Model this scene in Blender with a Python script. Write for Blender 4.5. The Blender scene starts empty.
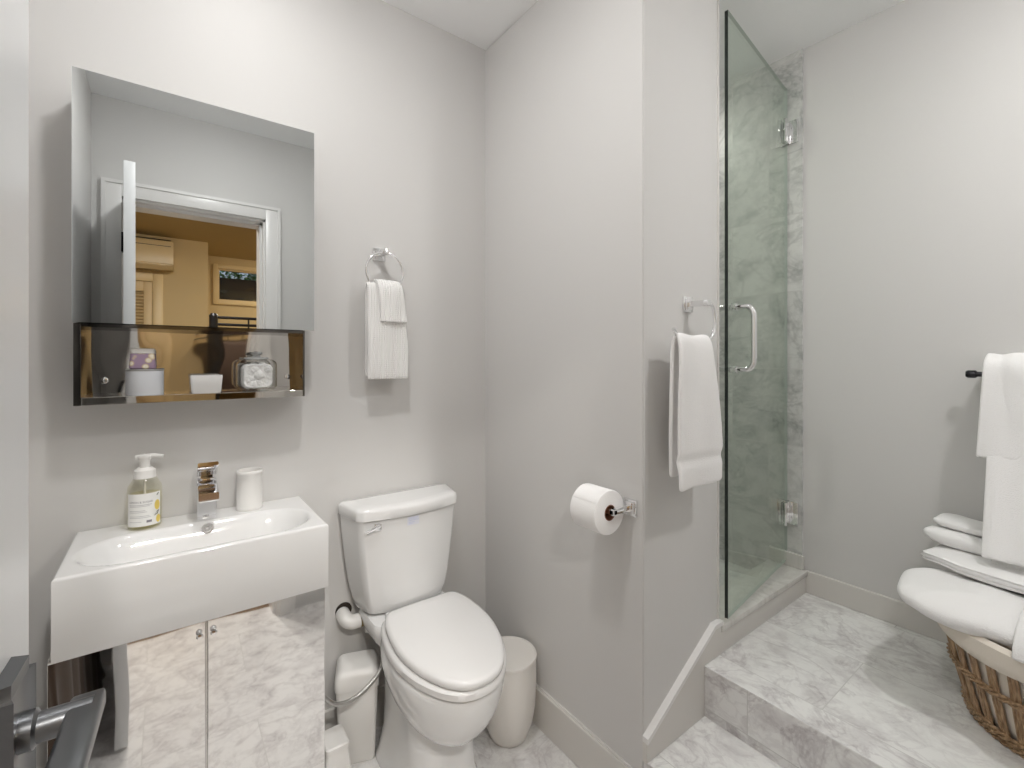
import bpy, bmesh, math, random
from math import sin, cos, pi, radians as R
from mathutils import Vector as V, Matrix as M4, noise as NZ

random.seed(7)
sc = bpy.context.scene
C = sc.collection

# ------------------------------------------------------------------ camera, world, exposure
cd = bpy.data.cameras.new('camera'); cam = bpy.data.objects.new('camera', cd); C.objects.link(cam)
cam.location = (0, 0, 1.22)
cam.rotation_euler = (R(90), 0, R(-36.8))
cd.sensor_width = 36; cd.lens = 463 / 1024 * 36
cd.shift_y = -24 / 1024
cd.clip_start = 0.01
sc.camera = cam
sc.view_settings.view_transform = 'Standard'
sc.view_settings.look = 'None'
sc.view_settings.gamma = 1
sc.view_settings.use_curve_mapping = False
sc.view_settings.exposure = 0.0
sc.cycles.use_denoising = True
sc.cycles.max_bounces = 14
sc.cycles.diffuse_bounces = 8
sc.cycles.glossy_bounces = 6
sc.cycles.transparent_max_bounces = 16
sc.cycles.sample_clamp_indirect = 6
w = bpy.data.worlds.new('sky'); sc.world = w; w.use_nodes = True
w.node_tree.nodes['Background'].inputs[0].default_value = (.75, .87, 1, 1)
w.node_tree.nodes['Background'].inputs[1].default_value = .7
LAMP = 250.0          # radiance of the bathroom lamp diffusers
ROOM = 560.0           # radiance of the bedroom lamp diffusers, added fill lights included

# ------------------------------------------------------------------ materials
def mat(name, col, rough=.5, metal=0, spec=.5, **kw):
    m = bpy.data.materials.new(name); m.use_nodes = True
    b = m.node_tree.nodes['Principled BSDF']
    b.inputs['Base Color'].default_value = (*col, 1)
    b.inputs['Roughness'].default_value = rough
    b.inputs['Metallic'].default_value = metal
    b.inputs['Specular IOR Level'].default_value = spec
    for k, v in kw.items():
        b.inputs[k.replace('_', ' ')].default_value = v
    return m
def NT(m): return m.node_tree.nodes, m.node_tree.links
def mathn(m, op, a, b=None, c=None, clamp=False):
    n, l = NT(m); x = n.new('ShaderNodeMath'); x.operation = op; x.use_clamp = clamp
    for i, v in enumerate((a, b, c)):
        if v is None: continue
        if isinstance(v, (int, float)): x.inputs[i].default_value = v
        else: l.new(v, x.inputs[i])
    return x.outputs[0]

def bump(m, scale, strength, dist=.002, detail=3, kind='noise', stretch=(1, 1, 1)):
    n, l = NT(m)
    tc = n.new('ShaderNodeTexCoord'); mp = n.new('ShaderNodeMapping')
    mp.inputs['Scale'].default_value = stretch
    l.new(tc.outputs['Object'], mp.inputs[0])
    if kind == 'waffle':
        a, b = (n.new('ShaderNodeTexWave') for _ in '12'); b.bands_direction = 'Z'
        for q, k in ((a, 40), (b, 48)):
            q.inputs['Scale'].default_value = k; q.inputs['Distortion'].default_value = .4; l.new(mp.outputs[0], q.inputs['Vector'])
        out = mathn(m, 'MULTIPLY_ADD', b.outputs['Fac'], .25, a.outputs['Fac']); t = a
    elif kind == 'noise':
        t = n.new('ShaderNodeTexNoise'); t.inputs['Detail'].default_value = detail
        out = t.outputs[0]
    else:
        t = n.new('ShaderNodeTexVoronoi'); out = t.outputs['Distance']
    if kind != 'waffle':
        t.inputs['Scale'].default_value = scale; l.new(mp.outputs[0], t.inputs['Vector'])
    b = n.new('ShaderNodeBump'); b.inputs['Strength'].default_value = strength; b.inputs['Distance'].default_value = dist
    l.new(out, b.inputs['Height'])
    l.new(b.outputs[0], n['Principled BSDF'].inputs['Normal'])
    return m
def marble(name, axes, tw, th, base=(.82, .82, .81), dark=(.40, .37, .38), off=.5, shift=(0, 0), rough=.22, vein=1.0, tone=.1, mortar=.0012, fine=1.0):
    m = mat(name, base, rough)
    n, l = NT(m); bs = n['Principled BSDF']
    tc = n.new('ShaderNodeTexCoord'); sp = n.new('ShaderNodeSeparateXYZ'); l.new(tc.outputs['Object'], sp.inputs[0])
    cb = n.new('ShaderNodeCombineXYZ')
    o = {'x': sp.outputs[0], 'y': sp.outputs[1], 'z': sp.outputs[2]}
    l.new(mathn(m, 'ADD', o[axes[0]], 10 + shift[0]), cb.inputs[0]); l.new(mathn(m, 'ADD', o[axes[1]], 10 + shift[1]), cb.inputs[1])
    br = n.new('ShaderNodeTexBrick'); l.new(cb.outputs[0], br.inputs['Vector'])
    br.offset = off; br.squash = 1
    br.inputs['Color1'].default_value = (0, 0, 0, 1); br.inputs['Color2'].default_value = (1, 1, 1, 1); br.inputs['Mortar'].default_value = (.5, .5, .5, 1)
    br.inputs['Scale'].default_value = 1; br.inputs['Mortar Size'].default_value = mortar; br.inputs['Mortar Smooth'].default_value = 0
    br.inputs['Brick Width'].default_value = tw; br.inputs['Row Height'].default_value = th
    rnd = n.new('ShaderNodeSeparateColor'); l.new(br.outputs['Color'], rnd.inputs[0]); r = rnd.outputs[0]
    ofs = n.new('ShaderNodeCombineXYZ')
    l.new(mathn(m, 'MULTIPLY', r, 17.0), ofs.inputs[0]); l.new(mathn(m, 'MULTIPLY', r, 31.0), ofs.inputs[1]); l.new(mathn(m, 'MULTIPLY', r, 9.0), ofs.inputs[2])
    va = n.new('ShaderNodeVectorMath'); va.operation = 'ADD'; l.new(cb.outputs[0], va.inputs[0]); l.new(ofs.outputs[0], va.inputs[1])
    # the veins run diagonally
    mp = n.new('ShaderNodeMapping'); mp.inputs['Rotation'].default_value = (0, 0, .7); mp.inputs['Scale'].default_value = (1.15, 1.4, 1)
    l.new(va.outputs[0], mp.inputs[0])
    def noise(scale, det, dist):
        t = n.new('ShaderNodeTexNoise'); t.inputs['Scale'].default_value = scale * fine; t.inputs['Detail'].default_value = det
        t.inputs['Distortion'].default_value = dist; t.inputs['Roughness'].default_value = .6
        l.new(mp.outputs[0], t.inputs['Vector']); return t.outputs[0]
    def ridge(x, width):
        a = mathn(m, 'ABSOLUTE', mathn(m, 'SUBTRACT', x, .5))
        return mathn(m, 'SUBTRACT', 1.0, mathn(m, 'DIVIDE', a, width), clamp=True)
    v1 = ridge(noise(4.2, 9, .9), .035)
    v2 = ridge(noise(11, 9, .7), .05)
    cl = n.new('ShaderNodeMapRange'); cl.inputs[1].default_value = .46; cl.inputs[2].default_value = .78; l.new(noise(9.5, 12, .25), cl.inputs[0])
    f = mathn(m, 'MULTIPLY_ADD', v1, .30 * vein, mathn(m, 'MULTIPLY', v2, .16 * vein))
    f = mathn(m, 'ADD', f, mathn(m, 'MULTIPLY', cl.outputs[0], .62 * vein))
    f = mathn(m, 'ADD', f, mathn(m, 'MULTIPLY', r, tone), clamp=True)
    mx = n.new('ShaderNodeMix'); mx.data_type = 'RGBA'; l.new(f, mx.inputs[0])
    mx.inputs[6].default_value = (*base, 1); mx.inputs[7].default_value = (*dark, 1)
    m2 = n.new('ShaderNodeMix'); m2.data_type = 'RGBA'; l.new(br.outputs['Fac'], m2.inputs[0]); l.new(mx.outputs[2], m2.inputs[6])
    m2.inputs[7].default_value = (.58, .575, .56, 1)
    l.new(m2.outputs[2], bs.inputs['Base Color'])
    return m

def thin_glass(name, tint, gloss=.06):
    m = bpy.data.materials.new(name); m.use_nodes = True
    n, l = NT(m); n.clear()
    out = n.new('ShaderNodeOutputMaterial'); t = n.new('ShaderNodeBsdfTransparent'); t.inputs[0].default_value = (*tint, 1)
    g = n.new('ShaderNodeBsdfGlossy'); g.inputs['Roughness'].default_value = .01; g.inputs[0].default_value = (1, 1, 1, 1)
    lw = n.new('ShaderNodeLayerWeight'); lw.inputs[0].default_value = .5
    mx = n.new('ShaderNodeMixShader')
    f = mathn(m, 'MULTIPLY_ADD', mathn(m, 'POWER', lw.outputs['Facing'], 5.0), .8, .035, clamp=True)
    l.new(f, mx.inputs[0]); l.new(t.outputs[0], mx.inputs[1]); l.new(g.outputs[0], mx.inputs[2]); l.new(mx.outputs[0], out.inputs[0])
    return m
def emit(name, col, s):
    m = bpy.data.materials.new(name); m.use_nodes = True
    n, l = NT(m); n.clear()
    out = n.new('ShaderNodeOutputMaterial'); e = n.new('ShaderNodeEmission'); e.inputs[0].default_value = (*col, 1); e.inputs[1].default_value = s
    l.new(e.outputs[0], out.inputs[0]); return m
def wood(name, c1, c2, axes_scale=(1, 12, 1), rough=.45):
    m = mat(name, c1, rough); n, l = NT(m)
    tc = n.new('ShaderNodeTexCoord'); mp = n.new('ShaderNodeMapping'); mp.inputs['Scale'].default_value = axes_scale
    l.new(tc.outputs['Object'], mp.inputs[0]); t = n.new('ShaderNodeTexNoise'); t.inputs['Scale'].default_value = 4; t.inputs['Detail'].default_value = 6
    l.new(mp.outputs[0], t.inputs['Vector']); rp = n.new('ShaderNodeValToRGB')
    rp.color_ramp.elements[0].color = (*c1, 1); rp.color_ramp.elements[1].color = (*c2, 1); rp.color_ramp.elements[0].position = .35; rp.color_ramp.elements[1].position = .65
    l.new(t.outputs[0], rp.inputs[0]); l.new(rp.outputs[0], n['Principled BSDF'].inputs['Base Color']); return m

PAINT = bump(mat('wall paint', (.64, .631, .620), .55, spec=.3), 220, .05, .001)
TRIM = mat('trim paint', (.65, .63, .60), .35)
TRIMW = mat('white trim paint', (.76, .75, .74), .3)
CEIL = bump(mat('ceiling paint', (.92, .925, .93), .8, spec=.2), 180, .05, .001)
FLOOR = marble('marble floor tile', 'xy', .61, .305, base=(.76, .755, .745), shift=(.12, .02))
LAND = marble('marble landing tile', 'yx', .61, .305, base=(.81, .81, .795), shift=(.2, .24))
RISER = marble('marble riser', 'yz', .305, .8, shift=(.05, .2), vein=1.25)
SHOWX = marble('shower marble across', 'xz', .305, .305, base=(.74, .74, .72), dark=(.30, .31, .30), vein=.95, tone=.36, mortar=.0024, rough=.4, fine=.75)
SHOWY = marble('shower marble along', 'yz', .305, .305, base=(.74, .74, .72), dark=(.30, .31, .30), vein=.95, tone=.36, mortar=.0024, rough=.4, fine=.75, shift=(.09, .1))
SHOWF = marble('shower floor marble', 'xy', .1, .1, base=(.66, .67, .65), vein=.8)
SLAB = marble('curb slab marble', 'xy', 9, 9, base=(.68, .67, .64), dark=(.45, .43, .4), vein=.8)
CERAM = mat('white ceramic', (.78, .78, .777), .08, Coat_Weight=.3)
SEATM = mat('white seat plastic', (.77, .763, .757), .18)
WPLAST = mat('white plastic', (.80, .79, .77), .32)
CREAM = mat('cream plastic', (.77, .745, .71), .4)
CHROME = mat('chrome', (.86, .86, .87), .05, 1)
BRUSH = mat('satin nickel', (.62, .61, .59), .2, 1)
STEEL = bump(mat('polished steel', (.60, .575, .54), .035, 1), 6, .4, .009, 1)
STEELD = bump(mat('steel with painted dark reflections', (.13, .12, .11), .06, 1), 7, .2, .004, 1)  # dark copy of the steel: the panels' dark reflections are put into its colour
DOORST = bump(mat('mirror polished steel door', (.86, .85, .84), .03, 1), 4.5, .22, .006, 1)
MIRROR = mat('mirror', (.68, .70, .70), 0, 1)
BLACK = mat('black metal', (.012, .012, .014), .3, .4)
GUN = mat('dark gunmetal', (.05, .05, .055), .25, .9)
LEVER = mat('dark satin lever metal', (.19, .195, .205), .28, .95)
BRASS = mat('tarnished brass', (.35, .27, .14), .35, 1)
TERRY = bump(mat('white terry cotton', (.86, .85, .845), .95, spec=.1, Sheen_Weight=.25), 420, .55, .004, 4)
WAFFLE = bump(mat('white waffle cotton', (.86, .85, .84), .95, spec=.1, Sheen_Weight=.2), 130, .45, .004, kind='waffle')
LINEN = bump(mat('cream liner cloth', (.74, .68, .60), .9, spec=.1), 300, .3, .002)
WICKER = wood('brown wicker', (.22, .125, .06), (.46, .31, .18), (40, 40, 6), .5)
PAPER = bump(mat('toilet paper', (.86, .85, .845), .95, spec=.1), 300, .3, .002)
CARD = mat('brown cardboard', (.22, .09, .05), .9)
GLASS = thin_glass('shower glass', (.89, .93, .89))
GRIM = mat('shower glass rim', (.42, .47, .44), .15)
GEDGE = mat('shower glass edge', (.01, .016, .014), .08)
JAR = thin_glass('clear jar glass', (.95, .96, .96))
SOAP = thin_glass('soap bottle plastic', (.96, .955, .90))
LIQ = thin_glass('soap liquid', (.97, .95, .82))
LABEL = mat('white paper label', (.80, .80, .78), .5)
YEL = mat('lemon yellow print', (.78, .60, .14), .5)
LEAF = mat('dark leaf print', (.10, .11, .08), .5)
GREYP = mat('grey print', (.50, .50, .51), .6)
DARKP = mat('dark print', (.22, .21, .24), .6)
BLUEP = mat('pale blue print', (.60, .64, .80), .6)
FROST = mat('frosted white box', (.72, .74, .78), .35, Coat_Weight=.2)
TAN = bump(mat('tan bedroom paint', (.52, .40, .21), .6), 200, .05, .001)
TANTRIM = mat('tan trim', (.62, .48, .26), .4)
TANDOOR = mat('tan closet door', (.58, .44, .24), .45)
ACW = mat('cream appliance plastic', (.66, .53, .32), .35)
CARPET = bump(mat('brown bedroom carpet', (.15, .095, .055), .95), 300, .6, .004)
BROWN = bump(mat('dark brown cloth', (.06, .035, .02), .75, Sheen_Weight=.15), 30, .3, .004)
COVER = bump(mat('brown bed cover', (.045, .026, .017), .85), 60, .3, .004)
GREEN = mat('green leaves', (.12, .36, .12), .6)
SOIL = mat('dark soil', (.03, .028, .024), .9)
COTTON = bump(mat('cotton wool', (.88, .87, .86), 1, spec=.05), 150, .8, .006)
FLORAL = None
def floral():
    m = mat('purple floral wrap', (.36, .27, .36), .4); n, l = NT(m)
    tc = n.new('ShaderNodeTexCoord'); v = n.new('ShaderNodeTexVoronoi'); v.inputs['Scale'].default_value = 62
    l.new(tc.outputs['Object'], v.inputs['Vector']); rp = n.new('ShaderNodeValToRGB'); e = rp.color_ramp.elements
    e[0].position = .25; e[0].color = (.80, .74, .62, 1); e[1].position = .5; e[1].color = (.34, .24, .34, 1)
    x = e.new(.36); x.color = (.62, .5, .30, 1)
    l.new(v.outputs['Distance'], rp.inputs[0]); l.new(rp.outputs[0], n['Principled BSDF'].inputs['Base Color']); return m
FLORAL = floral()

# ------------------------------------------------------------------ mesh helpers
def merge(bm, t):
    me = bpy.data.meshes.new('tmp'); t.to_mesh(me); t.free(); bm.from_mesh(me); bpy.data.meshes.remove(me)
def box(bm, x0, x1, y0, y1, z0, z1, bev=0, seg=2, xf=None):
    t = bmesh.new(); bmesh.ops.create_cube(t, size=1)
    for v in t.verts:
        v.co = ((x0 + x1) / 2 + v.co.x * (x1 - x0), (y0 + y1) / 2 + v.co.y * (y1 - y0), (z0 + z1) / 2 + v.co.z * (z1 - z0))
    if bev: bmesh.ops.bevel(t, geom=t.edges[:], offset=bev, segments=seg, affect='EDGES', profile=.5)
    if xf is not None: bmesh.ops.transform(t, matrix=xf, verts=t.verts)
    merge(bm, t); return bm
def prism(bm, poly, lo, hi, axis='z', bev=0):
    t = bmesh.new(); P = []
    for s in (lo, hi):
        for (a, b) in poly:
            P.append(t.verts.new({'z': (a, b, s), 'y': (a, s, b), 'x': (s, a, b)}[axis]))
    n = len(poly)
    t.faces.new(P[:n]); t.faces.new(P[n:])
    for i in range(n): t.faces.new((P[i], P[(i + 1) % n], P[n + (i + 1) % n], P[n + i]))
    bmesh.ops.recalc_face_normals(t, faces=t.faces)
    if bev: bmesh.ops.bevel(t, geom=t.edges[:], offset=bev, segments=2, affect='EDGES')
    merge(bm, t); return bm
def loft(bm, rings, caps=True, closed=True):
    vs = [[bm.verts.new(p) for p in r] for r in rings]; n = len(rings[0])
    for a, b in zip(vs, vs[1:]):
        for i in range(n if closed else n - 1):
            bm.faces.new((a[i], a[(i + 1) % n], b[(i + 1) % n], b[i]))
    if caps: bm.faces.new(vs[0]); bm.faces.new(vs[-1])
    return bm
def lathe(bm, prof, c, n=40, xf=None, caps=False):
    t = bmesh.new(); rings = []
    for (r, z) in prof:
        rings.append([t.verts.new((max(r, 1e-5) * cos(2 * pi * i / n), max(r, 1e-5) * sin(2 * pi * i / n), z)) for i in range(n)])
    for a, b in zip(rings, rings[1:]):
        for i in range(n): t.faces.new((a[i], a[(i + 1) % n], b[(i + 1) % n], b[i]))
    bmesh.ops.remove_doubles(t, verts=t.verts, dist=2e-5)
    if xf is not None: bmesh.ops.transform(t, matrix=xf, verts=t.verts)
    bmesh.ops.translate(t, vec=V(c), verts=t.verts)
    merge(bm, t); return bm
def catmull(P, k=8, closed=False):
    P = [V(p) for p in P]; out = []; n = len(P)
    for i in range(n if closed else n - 1):
        g = lambda j: P[j % n] if closed else P[max(0, min(n - 1, j))]
        a, b, c, d = g(i - 1), g(i), g(i + 1), g(i + 2)
        for s in range(k):
            t = s / k
            out.append(.5 * ((2 * b) + (c - a) * t + (2 * a - 5 * b + 4 * c - d) * t * t + (3 * b - a - 3 * c + d) * t ** 3))
    if not closed: out.append(P[-1])
    return out
def tube(bm, path, r, n=12, closed=False, caps=True, flat=1.0):
    path = [V(p) for p in path]; m = len(path); rings = []
    T = []
    for i in range(m):
        a = path[(i - 1) % m] if closed or i > 0 else path[i]; b = path[(i + 1) % m] if closed or i < m - 1 else path[i]
        T.append((b - a).normalized())
    N = T[0].orthogonal().normalized()
    for i in range(m):
        N = (N - T[i] * N.dot(T[i])).normalized(); B = T[i].cross(N)
        rr = r[i] if isinstance(r, (list, tuple)) else r
        rings.append([path[i] + N * rr * cos(2 * pi * k / n) + B * rr * flat * sin(2 * pi * k / n) for k in range(n)])
    if closed: rings.append(rings[0])
    t = bmesh.new(); loft(t, rings, caps=caps and not closed); bmesh.ops.remove_doubles(t, verts=t.verts, dist=1e-6)
    merge(bm, t); return bm
def B(): return bmesh.new()

def wloc(o):
    p = V((0, 0, 0))
    while o: p += o.location; o = o.parent
    return p
def obj(name, bm, m, parent=None, smooth=True, angle=38, recalc=True, mods=()):
    if recalc: bmesh.ops.recalc_face_normals(bm, faces=bm.faces)
    if parent: bmesh.ops.translate(bm, vec=-wloc(parent), verts=bm.verts)
    me = bpy.data.meshes.new(name); bm.to_mesh(me); bm.free()
    if smooth:
        for p in me.polygons: p.use_smooth = True
        me.set_sharp_from_angle(angle=R(angle))
    for x in (m if isinstance(m, (list, tuple)) else [m]): me.materials.append(x)
    o = bpy.data.objects.new(name, me); C.objects.link(o)
    if parent: o.parent = parent
    for (k, kw) in mods:
        md = o.modifiers.new(k, k)
        for a, b in kw.items(): setattr(md, a, b)
    return o
def tag(o, label, cat, group=None, kind=None):
    o['label'] = label; o['category'] = cat
    if group: o['group'] = group
    if kind: o['kind'] = kind
    return o
def thing(name, label, cat, loc, group=None):
    o = bpy.data.objects.new(name, None); C.objects.link(o); o.location = loc
    o.empty_display_size = .05
    return tag(o, label, cat, group)
def struct(name, bm, m, label, cat, parent=None, smooth=False, **k):
    o = obj(name, bm, m, parent, smooth=smooth, **k)
    if parent is None: o['kind'] = 'structure'; o['label'] = label; o['category'] = cat
    return o
def sroot(name, label, cat, loc):
    o = thing(name, label, cat, loc); o['kind'] = 'structure'; return o

def cloth(name, path, wdir, width, thick, m, parent=None, nu=34, nv=16, ripple=.004, seed=0, groove=None, sub=1, droop=0, seam=None):
    """A folded cloth swept along PATH; WIDTH(t) gives the two edge offsets along WDIR at path fraction t."""
    P = catmull(path, 8); L = [0]
    for a, b in zip(P, P[1:]): L.append(L[-1] + (b - a).length)
    def at(s):
        s *= L[-1]; i = 0
        while i < len(L) - 2 and L[i + 1] < s: i += 1
        return P[i].lerp(P[i + 1], (s - L[i]) / max(1e-9, L[i + 1] - L[i]))
    W = V(wdir).normalized(); bm = B(); rows = []
    for i in range(nu + 1):
        t = i / nu; p = at(t); tg = (at(min(1, t + .01)) - at(max(0, t - .01))).normalized(); nr = tg.cross(W).normalized()
        a, b = width(t); row = []
        for j in range(nv + 1):
            s = j / nv; q = p + W * (a + (b - a) * s)
            d = ripple * NZ.noise(V((t * 4 + seed, s * 3.1, seed * 1.7))) * 2 + ripple * .8 * sin(s * 9 + seed + t * 2) * min(1, t * 3) * min(1, (1 - t) * 3 + .35)
            if groove and groove[0] < t < groove[1]: d -= groove[2]
            q = q + nr * d - V((0, 0, droop * sin(s * pi) * (t if t > .5 else 1 - t)))
            row.append(bm.verts.new(q))
        rows.append(row)
    for i in range(nu):
        for j in range(nv): bm.faces.new((rows[i][j], rows[i][j + 1], rows[i + 1][j + 1], rows[i + 1][j]))
    return obj(name, bm, m, parent, angle=180, mods=(('SOLIDIFY', dict(thickness=thick, offset=0)), ('SUBSURF', dict(levels=sub, render_levels=2))))

# ------------------------------------------------------------------ room shell
ZC = 2.43
YA, XB, YC, XD, XE, YF = 1.51, 1.0, .763, 1.99, -.27, -.02
struct('floor', box(B(), XE - .1, XB, -.14, YA + .1, -.05, 0), FLOOR, 'white marble tile floor around the toilet and vanity', 'floor')
struct('floor_bedroom', box(B(), -1.7, 2.3, -3.75, -.14, -.05, 0), CARPET, 'brown carpet floor of the bedroom beyond the doorway', 'floor')
struct('ceiling', box(B(), XE - .1, XD + .1, -.7, 2.0, ZC, ZC + .05), CEIL, 'flat white bathroom ceiling', 'ceiling')
struct('ceiling_bedroom', box(B(), -1.7, 2.3, -3.75, -.7, ZC, ZC + .05), TAN, 'tan bedroom ceiling seen in the mirror', 'ceiling')
struct('wall_back', box(B(), XE - .1, XB + .05, YA, YA + .1, 0, ZC), PAINT, 'greige wall behind the basin and toilet', 'wall')
struct('wall_left', box(B(), XE - .1, XE, -.14, YA, 0, ZC), PAINT, 'greige side wall behind the open door', 'wall')
struct('wall_partition', prism(B(), [(XB, YC), (1.364, YC), (1.364, .873), (1.11, .873), (1.11, 1.95), (XB, 1.95)], 0, ZC, bev=.003), PAINT, 'greige corner wall between toilet and shower', 'wall')
struct('wall_right', box(B(), XD, XD + .1, -.7, 2.0, 0, ZC), PAINT, 'greige wall behind the towel bar and basket', 'wall')
# door wall with the opening
DX0, DX1, DH = -.165, .435, 1.98
bm = B()
box(bm, XE - .1, DX0, -.14, YF, 0, ZC); box(bm, DX1, XB, -.14, YF, 0, ZC); box(bm, DX0, DX1, -.14, YF, DH, ZC)
struct('wall_front', bm, PAINT, 'greige wall around the doorway, seen in the mirror', 'wall')
struct('wall_alcove', box(B(), XB - .1, XB, -.7, -.14, 0, ZC), PAINT, 'greige end wall beside the stair landing', 'wall')
struct('wall_alcove_end', box(B(), XB, XD, -.7, -.6, 0, ZC), PAINT, 'greige wall at the near end of the landing', 'wall')
# bedroom walls
struct('wall_bedroom_closet', box(B(), -1.7, .35, -3.0, -2.9, 0, ZC), TAN, 'tan bedroom wall carrying the air conditioner', 'wall')
struct('wall_bedroom_side', box(B(), .25, .35, -3.75, -3.0, 0, ZC), TAN, 'tan return wall beside the bedroom window', 'wall')
bm = B()
WX0, WX1, WZ0, WZ1 = .47, 1.25, 1.90, 2.31
box(bm, .35, WX0, -3.75, -3.6, 0, ZC); box(bm, WX1, 2.3, -3.75, -3.6, 0, ZC); box(bm, WX0, WX1, -3.75, -3.6, 0, WZ0); box(bm, WX0, WX1, -3.75, -3.6, WZ1, ZC)
struct('wall_bedroom_window', bm, TAN, 'tan bedroom wall around the high window', 'wall')
struct('wall_bedroom_left', box(B(), -1.8, -1.7, -3.75, -.14, 0, ZC), TAN, 'tan bedroom wall on the closet side', 'wall')
struct('wall_bedroom_right', box(B(), 2.3, 2.4, -3.75, -.14, 0, ZC), TAN, 'tan bedroom wall behind the bunk bed', 'wall')
bm = B(); box(bm, -1.7, XE - .1, -.16, -.14, 0, ZC); box(bm, XE - .1, DX0 - .09, -.16, -.1405, 0, ZC); box(bm, DX1 + .09, .9, -.16, -.1405, 0, ZC); box(bm, DX0 - .09, DX1 + .09, -.16, -.1405, DH + .09, ZC)
box(bm, .9, 2.3, -.72, -.70, 0, ZC); box(bm, .88, .9, -.72, -.16, 0, ZC)
struct('wall_bedroom_front', bm, TAN, 'tan bedroom face of the doorway wall', 'wall')

# stair and landing
Z1, Z2, ZK = .175, .322, .405
X2 = 1.267
def tread(bm, x0, x1, y0, y1, z0, z1): return box(bm, x0, x1, y0, y1, z0, z1, .0025)
def stepmat(o, top, side):
    o.data.materials.append(side)
    for p in o.data.polygons: p.material_index = 0 if abs(p.normal.z) > .7 else 1
o = struct('stair_step', tread(B(), XB, X2 + .01, -.6, YC - .001, 0, Z1), [LAND], 'lower white marble step at the corner wall', 'step'); stepmat(o, LAND, RISER)
o = struct('floor_landing', tread(B(), X2, XD, -.6, YC - .001, 0, Z2), [LAND], 'raised white marble landing in front of the shower', 'floor'); stepmat(o, LAND, RISER)

# shower
prof = [(1.364, .767), (1.374, .767), (1.374, .883), (1.12, .883), (1.12, 1.85), (1.11, 1.85), (1.11, .873), (1.364, .873)]
o = struct('wall_shower_left', prism(B(), prof, Z2, ZC), [SHOWY], 'marble tile lining the near side of the shower', 'wall'); 
struct('wall_shower_right', box(B(), 1.981, XD, .765, 1.85, Z2, ZC), SHOWY, 'marble tiled shower wall carrying the door hinges', 'wall')
struct('wall_shower_back', box(B(), 1.12, 1.981, 1.84, 1.85, Z2, ZC), SHOWX, 'marble tiled end wall inside the shower', 'wall')
struct('wall_shower_end', box(B(), 1.0, 2.09, 1.85, 1.95, 0, ZC), PAINT, 'masonry wall behind the shower tile', 'wall')
struct('floor_shower', box(B(), 1.11, 1.99, .86, 1.85, 0, Z2 + .01), SHOWF, 'small marble tile floor inside the shower', 'floor')
c = sroot('curb', 'marble capped curb under the glass shower door', 'curb', (1.37, .76, Z2))
obj('curb_body', box(B(), 1.355, 1.981, YC - .012, .873, Z2 - .01, ZK - .018), TRIM, c, smooth=False)
obj('curb_cap', box(B(), 1.36, 1.981, YC - .018, .885, ZK - .018, ZK + .004, .004), SLAB, c)
struct('trim_1', box(B(), 1.967, 1.981, YC - .006, .885, ZK + .004, .462, .002), SLAB, 'short marble upstand at the curb end', 'trim')
struct('trim_2', box(B(), 1.358, 1.366, YC - .004, .7655, ZK + .004, ZC, .001), TRIM, 'thin vertical tile edge strip beside the shower opening', 'trim')

# skirtings
def skirt(bm, x0, x1, y0, y1, z0, z1): box(bm, x0, x1, y0, y1, z0, z1, .003)
o = struct('baseboard_back', box(B(), XE, XB - .012, YA - .012, YA, 0, .126, .003), TRIM, 'painted baseboard behind the toilet', 'baseboard')
o = struct('baseboard_partition', box(B(), XB - .012, XB, YC, YA - .012, 0, .126, .003), TRIM, 'painted baseboard beside the round bin', 'baseboard')
o = struct('baseboard_left', box(B(), XE, XE + .012, .01, YA - .012, 0, .126, .003), TRIM, 'painted baseboard behind the open door', 'baseboard')
o = struct('baseboard_right', box(B(), XD - .012, XD, -.6, YC - .001, Z2, Z2 + .085, .003), TRIM, 'painted baseboard along the landing wall', 'baseboard')
o = struct('baseboard_stair', prism(B(), [(XB - .004, Z1), (X2, Z1), (X2, Z2), (1.36, Z2), (1.36, .413), (1.325, .413), (XB - .004, .226)], YC - .013, YC, 'y'), TRIM, 'painted skirting sloping up beside the step', 'baseboard')
bm = B()
a, b = V((XB - .004, 0, .226)), V((1.325, 0, .413)); d = (b - a).normalized(); nn = V((-d.z, 0, d.x))
prism(bm, [(a.x, a.z), (b.x, b.z), (b.x + nn.x * .004, b.z + .012), (a.x, a.z + .014)], YC - .018, YC, 'y')
box(bm, 1.322, 1.364, YC - .018, YC, .411, .424)
struct('trim_3', bm, TRIMW, 'pale cap strip on the sloping skirting', 'trim')
struct('trim_4', box(B(), XB - .004, XB, YC + .02, YA - .012, .126, .131), TRIMW, 'pale cap strip on the baseboard beside the bin', 'trim')

# bathroom door casing
cs = sroot('doorframe', 'white casing and jamb around the bathroom doorway', 'door frame', (.13, YF, 0))
bm = B()
for y0, y1 in ((YF, YF + .018), (-.178, -.16)):
    box(bm, DX0 - .07, DX0 + .002, y0, y1, 0, DH + .07, .003); box(bm, DX1 - .002, DX1 + .07, y0, y1, 0, DH + .07, .003); box(bm, DX0, DX1, y0, y1, DH - .002, DH + .07, .003)
    yb = y1 + .006 if y0 > -.1 else y0 - .006
    ya = y1 if y0 > -.1 else y0
    for xx in (DX0 - .07, DX1 + .055): box(bm, xx, xx + .015, min(ya, yb), max(ya, yb), 0, DH + .0552, .0)
    box(bm, DX0 - .07, DX1 + .07, min(ya, yb), max(ya, yb), DH + .055, DH + .07, .0)
obj('casing', bm, TRIMW, cs)
bm = B()
box(bm, DX0, DX0 + .012, -.16, YF, 0, DH); box(bm, DX1 - .012, DX1, -.16, YF, 0, DH); box(bm, DX0, DX1, -.16, YF, DH - .012, DH)
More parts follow.
